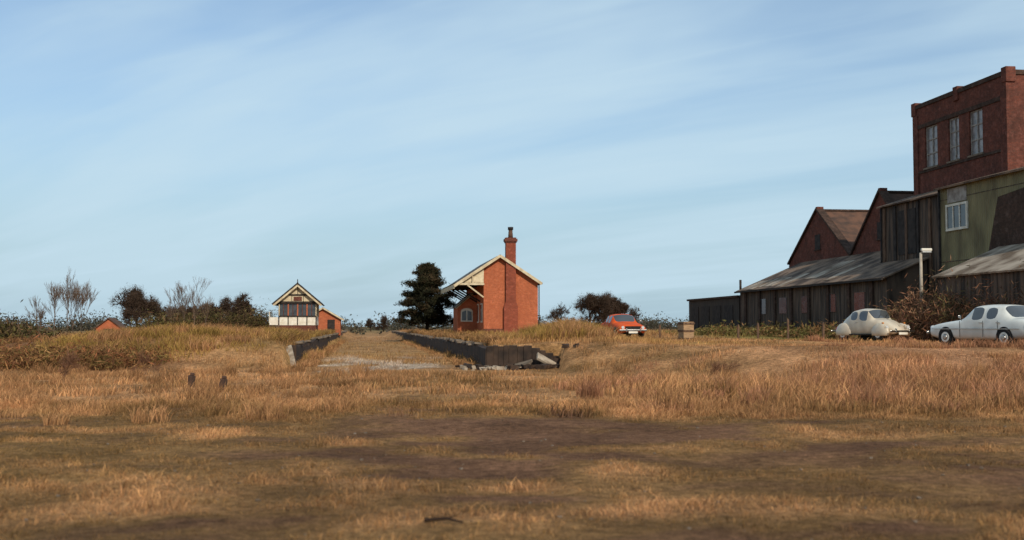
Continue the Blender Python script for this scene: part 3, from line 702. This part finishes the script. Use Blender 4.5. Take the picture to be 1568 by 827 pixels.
# lamp, crate, posts
lp = empty('street_lamp', (px(1411, 55.5), 55.5, .85))
cyl(lp, 'column_base', (0, 0, -.1), (0, 0, 1.2), .13, .12, M_col); cyl(lp, 'column', (0, 0, 1.2), (0, 0, 4.35), .09, .065, M_col)
beam(lp, 'arm', (0, 0, 4.3), (.15, -.1, 4.48), .08, .09, M_col)
box(lp, 'lantern', -.02, .5, -.2, -.02, 4.42, 4.56, M_white, .04)
box(lp, 'lantern_lens', .04, .46, -.17, -.05, 4.36, 4.42, M_lens)
cr = empty('wooden_crate', (px(1050, 60), 60, .9), .35)
box(cr, 'body', -.30, .30, -.30, .30, 0, .95, M_crate)
for z in (.02, .43, .82): boxes(cr, 'batten', [(-.33, .33, -.34, -.303, z, z+.09), (-.34, -.303, -.33, .33, z, z+.09)], M_wood)
for p, d, h in ((293, 29, .36), (342, 28.5, .30)):
    e = empty('wooden_post', (px(p, d), d, 0)); o = box(e, 'post', -.09, .09, -.08, .08, -.1, h, M_stump, .02); o.rotation_euler = (.05, .12, .3)
    box(e, 'split_top', -.05, .06, -.05, .04, h, h+.07, M_stump, .015).rotation_euler = (.05, .12, .3)
for i, (p, d, h) in enumerate(((1206, 62, 1.1), (1160, 66, .9), (1260, 58, .9), (1130, 64, .8), (1010, 68, .8))):
    e = empty('fence_post', (px(p, d), d, .85)); box(e, 'post', -.06, .06, -.06, .06, -.1, h, M_wood, .02); prism_y(e, 'cap', [(-.06, h), (.06, h), (0, h+.08)], -.06, .06, M_wood)
lg = empty('fallen_branch', (-.55, 9.15, .05), -.3)
v, f, c = tubes([(np.array([-.16, 0, 0]), np.array([.02, .02, .02]), .018, .016), (np.array([.02, .02, .02]), np.array([.17, 0, .0]), .016, .008), (np.array([.02, .02, .02]), np.array([.1, .08, .04]), .008, .003)], np.array((.04, .025, .018)))
tri_mesh('branch', v, f, c, M_leaf, lg)

# ---------------------------------------------------------------- cars
def loft(par, name, stn, glass, paint, sub=2):
    n = len(stn[0][1]); ring = 2*n-1; v = []; f = []; mi = []
    for x, s in stn:
        v += [(x, y, z) for y, z in s]+[(x, -y, z) for y, z in s[-2::-1]]
    for i in range(len(stn)-1):
        for j in range(ring-1):
            a = i*ring+j; f.append((a, a+1, a+1+ring, a+ring)); k = j if j < n-1 else ring-2-j
            mi.append(1 if (i, k) in glass else 0)
        a = i*ring; f.append((a+ring-1, a, a+ring, a+2*ring-1)); mi.append(2)
    f.append(tuple(range(ring))); mi.append(0); f.append(tuple(range(len(stn)*ring-1, (len(stn)-1)*ring-1, -1))); mi.append(0)
    o = poly(par, name, v, f, paint, smooth=True)
    o.data.materials.append(M_cg); o.data.materials.append(M_rub)
    if len(o.data.polygons) == len(mi): o.data.polygons.foreach_set('material_index', mi)
    import bmesh
    bm = bmesh.new(); bm.from_mesh(o.data); bmesh.ops.recalc_face_normals(bm, faces=bm.faces)
    cl = bm.edges.layers.float.new('crease_edge')
    for e in bm.edges:
        fs_ = e.link_faces
        if len(fs_) == 2 and fs_[0].material_index != fs_[1].material_index: e[cl] = .95
    bm.to_mesh(o.data); bm.free()
    md = o.modifiers.new('s', 'SUBSURF'); md.levels = sub; md.render_levels = sub
    return o
def wheel(par, x, y, r, w=.16):
    s = 1 if y > 0 else -1
    cyl(par, 'wheel_arch', (x, y-s*.1, r+.02), (x, y+s*.012, r+.02), r*1.16, r*1.16, M_rub, 24)
    cyl(par, 'tyre', (x, y-s*w, r), (x, y+s*.01, r), r, r, M_rub, 24); cyl(par, 'tyre_shoulder', (x, y+s*.011, r), (x, y+s*.03, r), r, r*.88, M_rub, 24)
    cyl(par, 'rim', (x, y+s*.031, r), (x, y+s*.04, r), r*.62, r*.6, M_pw, 20); cyl(par, 'hubcap', (x, y+s*.041, r), (x, y+s*.07, r), r*.38, r*.2, M_chr, 16)
def sedan(loc, rz_, paint):
    c = empty('parked_car', loc, rz_)
    def low(w, zb, belt, top, k=.72): return [(w*.8, zb), (w*.97, zb+.06), (w, (zb+belt)/2), (w*.965, belt), (w*k, top-.025), (w*k*.55, top), (0, top+.01)]
    def hi(w, zb, belt, wr, rail, top): return [(w*.8, zb), (w*.97, zb+.06), (w, (zb+belt)/2), (w*.965, belt), (wr, rail), (wr*.62, top-.01), (0, top)]
    B = .82
    st_ = [(2.12, low(.72, .36, .60, .64)), (2.06, low(.78, .28, .66, .72)), (1.7, low(.80, .24, .72, .80)), (1.2, low(B, .22, .78, .86)), (.72, low(B, .22, .84, .91)), (.66, low(B, .22, .845, .93)),
           (.14, hi(B, .22, .86, .60, 1.28, 1.36)), (-.02, hi(B, .22, .865, .60, 1.30, 1.385)), (-.36, hi(B, .22, .87, .60, 1.305, 1.395)), (-.44, hi(B, .22, .87, .60, 1.305, 1.395)), (-.95, hi(B, .22, .875, .60, 1.29, 1.38)), (-1.08, hi(B, .22, .88, .59, 1.27, 1.355)),
           (-1.46, low(B, .24, .88, .95)), (-1.52, low(B, .24, .88, .94)), (-1.9, low(.81, .26, .87, .92)), (-2.12, low(.79, .30, .84, .885)), (-2.17, low(.76, .36, .74, .78))]
    gl = {(5, 4), (5, 5), (6, 3), (7, 3), (9, 3), (11, 4), (11, 5)}
    loft(c, 'body', st_, gl, paint)
    for x in (1.28, -1.28):
        for y in (.80, -.80): wheel(c, x, y, .29)
    for x, s in ((2.17, 1), (-2.22, -1)):
        box(c, 'bumper', x-.04, x+.04, -.80, .80, .40, .50, M_chr, .02)
        for y in (-.4, .4): box(c, 'overrider', x-.06, x+.06, y-.03, y+.03, .36, .56, M_chr, .01)
    for y in (-.58, .58):
        cyl(c, 'headlamp', (2.09, y, .60), (2.15, y, .60), .09, .085, M_lens, 16)
        box(c, 'tail_lamp', -2.21, -2.15, y-.14, y+.14, .62, .74, M_red, .01); box(c, 'indicator', -2.20, -2.14, y+(.145 if y > 0 else -.21), y+(.21 if y > 0 else -.145), .62, .74, M_amb, .01)
    box(c, 'grille', 2.11, 2.15, -.45, .45, .50, .68, M_rub, .01); box(c, 'rear_plate', -2.205, -2.185, -.26, .26, .54, .65, M_plate); box(c, 'front_plate', 2.16, 2.18, -.26, .26, .28, .39, M_white)
    box(c, 'boot_lid_gap', -2.186, -2.17, -.66, .66, .585, .595, M_rub)
    for y in (-.835, .835):
        box(c, 'side_trim', -1.9, 1.9, y-.008, y+.008, .56, .585, M_chr)
        for x in (-.3, -1.05): box(c, 'door_handle', x-.07, x+.07, y-.02, y+.02, .76, .79, M_chr)
    for x in (-.40, -1.02, .62):
        for y in (-.822, .822): box(c, 'door_gap', x-.006, x+.006, y-.006, y+.006, .30, .84, M_rub)
    box(c, 'exhaust', -2.3, -2.0, -.5, -.45, .24, .29, M_rub)
    cyl(c, 'door_mirror_stalk', (.5, .84, .86), (.5, .93, .95), .015, .015, M_chr, 8); box(c, 'door_mirror', .47, .51, .88, 1.0, .93, 1.03, M_chr, .02)
    return c
def ell(par, name, c, r, m, cut=None):
    v = []; f = []; nu, nv = 20, 12
    for i in range(nv+1):
        for j in range(nu):
            a = math.pi*i/nv; b = 2*math.pi*j/nu
            z = c[2]+r[2]*math.cos(a)
            if cut is not None: z = max(z, cut)
            v.append((c[0]+r[0]*math.sin(a)*math.cos(b), c[1]+r[1]*math.sin(a)*math.sin(b), z))
    for i in range(nv):
        for j in range(nu): f.append((i*nu+j, (i+1)*nu+j, (i+1)*nu+(j+1) % nu, i*nu+(j+1) % nu))
    return poly(par, name, v, f, m, smooth=True)
def beetle(loc, rz_, paint):
    c = empty('parked_car', loc, rz_)
    def low(w, zb, belt, top, k=.75): return [(w*.8, zb), (w*.96, zb+.08), (w, (zb+belt)/2), (w*.97, belt), (w*k, belt+(top-belt)*.7), (w*k*.55, top-.01), (0, top+.01)]
    def hi(w, zb, belt, wr, rail, top): return [(w*.8, zb), (w*.97, zb+.08), (w, (zb+belt)/2), (w*.97, belt), (wr, rail), (wr*.6, top-.03), (0, top)]
    B = .69
    st_ = [(1.93, low(.22, .36, .44, .50)), (1.84, low(.32, .30, .52, .64)), (1.6, low(.43, .27, .62, .80)), (1.3, low(.52, .25, .72, .92)), (1.0, low(.60, .24, .82, .99)), (.80, low(.65, .24, .88, 1.01)), (.74, low(.66, .24, .90, 1.02)),
           (.42, hi(B, .24, .90, .56, 1.36, 1.45)), (.34, hi(B, .24, .90, .57, 1.375, 1.48)), (-.14, hi(B, .24, .91, .575, 1.39, 1.50)), (-.20, hi(B, .24, .91, .575, 1.39, 1.50)), (-.74, hi(B, .24, .91, .54, 1.32, 1.43)), (-.84, hi(B*.98, .24, .91, .50, 1.27, 1.39)),
           (-1.08, hi(.64, .24, .88, .44, 1.12, 1.25)), (-1.2, low(.60, .24, .84, 1.17)), (-1.55, low(.50, .26, .70, .94)), (-1.82, low(.38, .30, .55, .68)), (-1.95, low(.26, .36, .46, .52))]
    gl = {(6, 4), (6, 5), (7, 3), (8, 3), (10, 3), (12, 5)}
    loft(c, 'body', st_, gl, paint)
    for y in (-.62, .62):
        ell(c, 'front_wing', (1.26, y, .36), (.56, .19, .44), paint, .22); ell(c, 'rear_wing', (-1.20, y, .36), (.56, .18, .45), paint, .22)
        box(c, 'running_board', -.75, .8, y-.10, y+.13, .24, .29, M_rub, .01)
        cyl(c, 'headlamp_bowl', (1.50, y*.98, .62), (1.70, y*.98, .60), .10, .115, paint, 20); cyl(c, 'headlamp', (1.70, y*.98, .60), (1.74, y*.98, .595), .10, .08, M_lens, 20)
        cyl(c, 'indicator', (1.40, y, .80), (1.50, y, .80), .035, .03, M_amb, 10)
        ell(c, 'tail_lamp', (-1.70, y, .52), (.08, .07, .10), M_red)
        wheel(c, 1.24, y*1.17, .31, .15); wheel(c, -1.17, y*1.15, .31, .15)
        box(c, 'door_handle', -.32, -.20, y*1.11-.02, y*1.11+.02, .82, .85, M_chr)
    for x in (2.02, -2.04):
        box(c, 'bumper', x-.035, x+.035, -.70, .70, .38, .47, M_chr, .02)
        for y in (-.38, .38): box(c, 'overrider', x-.05, x+.05, y-.03, y+.03, .34, .56, M_chr, .015)
    box(c, 'front_plate', 2.055, 2.07, -.25, .25, .28, .38, M_white); box(c, 'rear_plate', -1.93, -1.90, -.2, .2, .55, .65, M_plate)
    beam(c, 'bonnet_trim', (1.86, 0, .655), (1.0, 0, 1.01), .02, .015, M_chr)
    for y in (-.25, .15): beam(c, 'wiper', (.76, y, 1.05), (.60, y+.28, 1.22), .012, .012, M_rub)
    return c
def gz(x, y): return float(height(np.array([x]), np.array([y]))[0])
bx, by = px(1334, 53.5), 53.5
beetle((bx, by, gz(bx, by)+.03), math.atan2(-.91, .40), M_pb)
sx, sy = px(1518, 38.5), 38.5
sedan((sx, sy, gz(sx, sy)+.08), math.atan2(.92, -.39), M_pw)
rx_, ry_ = px(953, 66), 66.
sedan((rx_, ry_, gz(rx_, ry_)+.04), math.atan2(-.98, .18), M_pr)

# ---------------------------------------------------------------- light, sky
EL = math.radians(32); sd = Vector((.36, -.93, 0)).normalized()*math.cos(EL)+Vector((0, 0, math.sin(EL)))
sun = bpy.data.lights.new('sun', 'SUN'); sun.energy = 3.5; sun.angle = math.radians(1.0); sun.color = (1, .90, .75)
so = link(bpy.data.objects.new('sun', sun)); so.rotation_euler = sd.to_track_quat('Z', 'Y').to_euler(); so.location = (20, -30, 40)
W = bpy.data.worlds.new('World'); S.world = W; W.use_nodes = True
N, L = W.node_tree.nodes, W.node_tree.links
bg = N['Background']; bg.inputs[1].default_value = .125
sky = N.new('ShaderNodeTexSky'); sky.sky_type = 'NISHITA'; sky.sun_disc = False; sky.sun_elevation = EL; sky.sun_rotation = math.atan2(sd.x, sd.y)
sky.air_density = 1.0; sky.dust_density = .3; sky.ozone_density = 2.0
tc = N.new('ShaderNodeTexCoord'); sp = N.new('ShaderNodeSeparateXYZ'); L.new(tc.outputs['Generated'], sp.inputs[0])
def math_(op, a, b):
    n = N.new('ShaderNodeMath'); n.operation = op
    for i, q in enumerate((a, b)):
        if isinstance(q, (int, float)): n.inputs[i].default_value = q
        else: L.new(q, n.inputs[i])
    return n.outputs[0]
zz = math_('ADD', math_('MAXIMUM', sp.outputs[2], 0.0), .17)
cbn = N.new('ShaderNodeCombineXYZ'); L.new(math_('DIVIDE', sp.outputs[0], zz), cbn.inputs[0]); L.new(math_('DIVIDE', sp.outputs[1], zz), cbn.inputs[1])
def cloudn(rot, sc, scale, det, dist, lo, hi):
    m1 = N.new('ShaderNodeMapping'); m1.inputs['Rotation'].default_value = (0, 0, math.radians(rot)); L.new(cbn.outputs[0], m1.inputs[0])
    m2 = N.new('ShaderNodeMapping'); m2.inputs['Scale'].default_value = sc; L.new(m1.outputs[0], m2.inputs[0])
    n = N.new('ShaderNodeTexNoise'); n.inputs['Scale'].default_value = scale; n.inputs['Detail'].default_value = det; n.inputs['Distortion'].default_value = dist; n.inputs['Roughness'].default_value = .5
    L.new(m2.outputs[0], n.inputs['Vector'])
    r = N.new('ShaderNodeMapRange'); r.interpolation_type = 'SMOOTHSTEP'; r.inputs[1].default_value = lo; r.inputs[2].default_value = hi; L.new(n.outputs['Fac'], r.inputs[0])
    return r.outputs[0]
c1 = cloudn(40, (.45, 1.5, 1), 1.0, 4, .6, .34, .64)
c2 = cloudn(30, (.9, 3.2, 1), 1.6, 7, 1.0, .35, .75)
fac = math_('MULTIPLY', math_('ADD', math_('MULTIPLY', c1, .75), math_('MULTIPLY', c2, .20)), .85)
hz = N.new('ShaderNodeMapRange'); hz.interpolation_type = 'SMOOTHSTEP'; hz.inputs[1].default_value = .26; hz.inputs[2].default_value = -.02; hz.inputs[3].default_value = .25; hz.inputs[4].default_value = .93
L.new(sp.outputs[2], hz.inputs[0])
mh = N.new('ShaderNodeMixRGB'); L.new(hz.outputs[0], mh.inputs[0]); L.new(sky.outputs[0], mh.inputs[1]); mh.inputs[2].default_value = (2.75, 4.1, 5.1, 1)
mx = N.new('ShaderNodeMixRGB'); L.new(fac, mx.inputs[0]); L.new(mh.outputs[0], mx.inputs[1]); mx.inputs[2].default_value = (4.5, 5.9, 6.8, 1)
L.new(mx.outputs[0], bg.inputs[0])

cam = bpy.data.cameras.new('camera'); co = link(bpy.data.objects.new('camera', cam)); S.camera = co
cam.sensor_width = 36; cam.lens = 40; cam.clip_end = 9000; cam.clip_start = .1
co.location = (0, 0, 1.6); co.rotation_euler = (math.radians(90)+math.atan(86.5/1742), 0, 0)
cam.dof.use_dof = True; cam.dof.focus_distance = 45; cam.dof.aperture_fstop = 1.4
S.view_settings.view_transform = 'Standard'; S.view_settings.look = 'None'; S.view_settings.exposure = 0
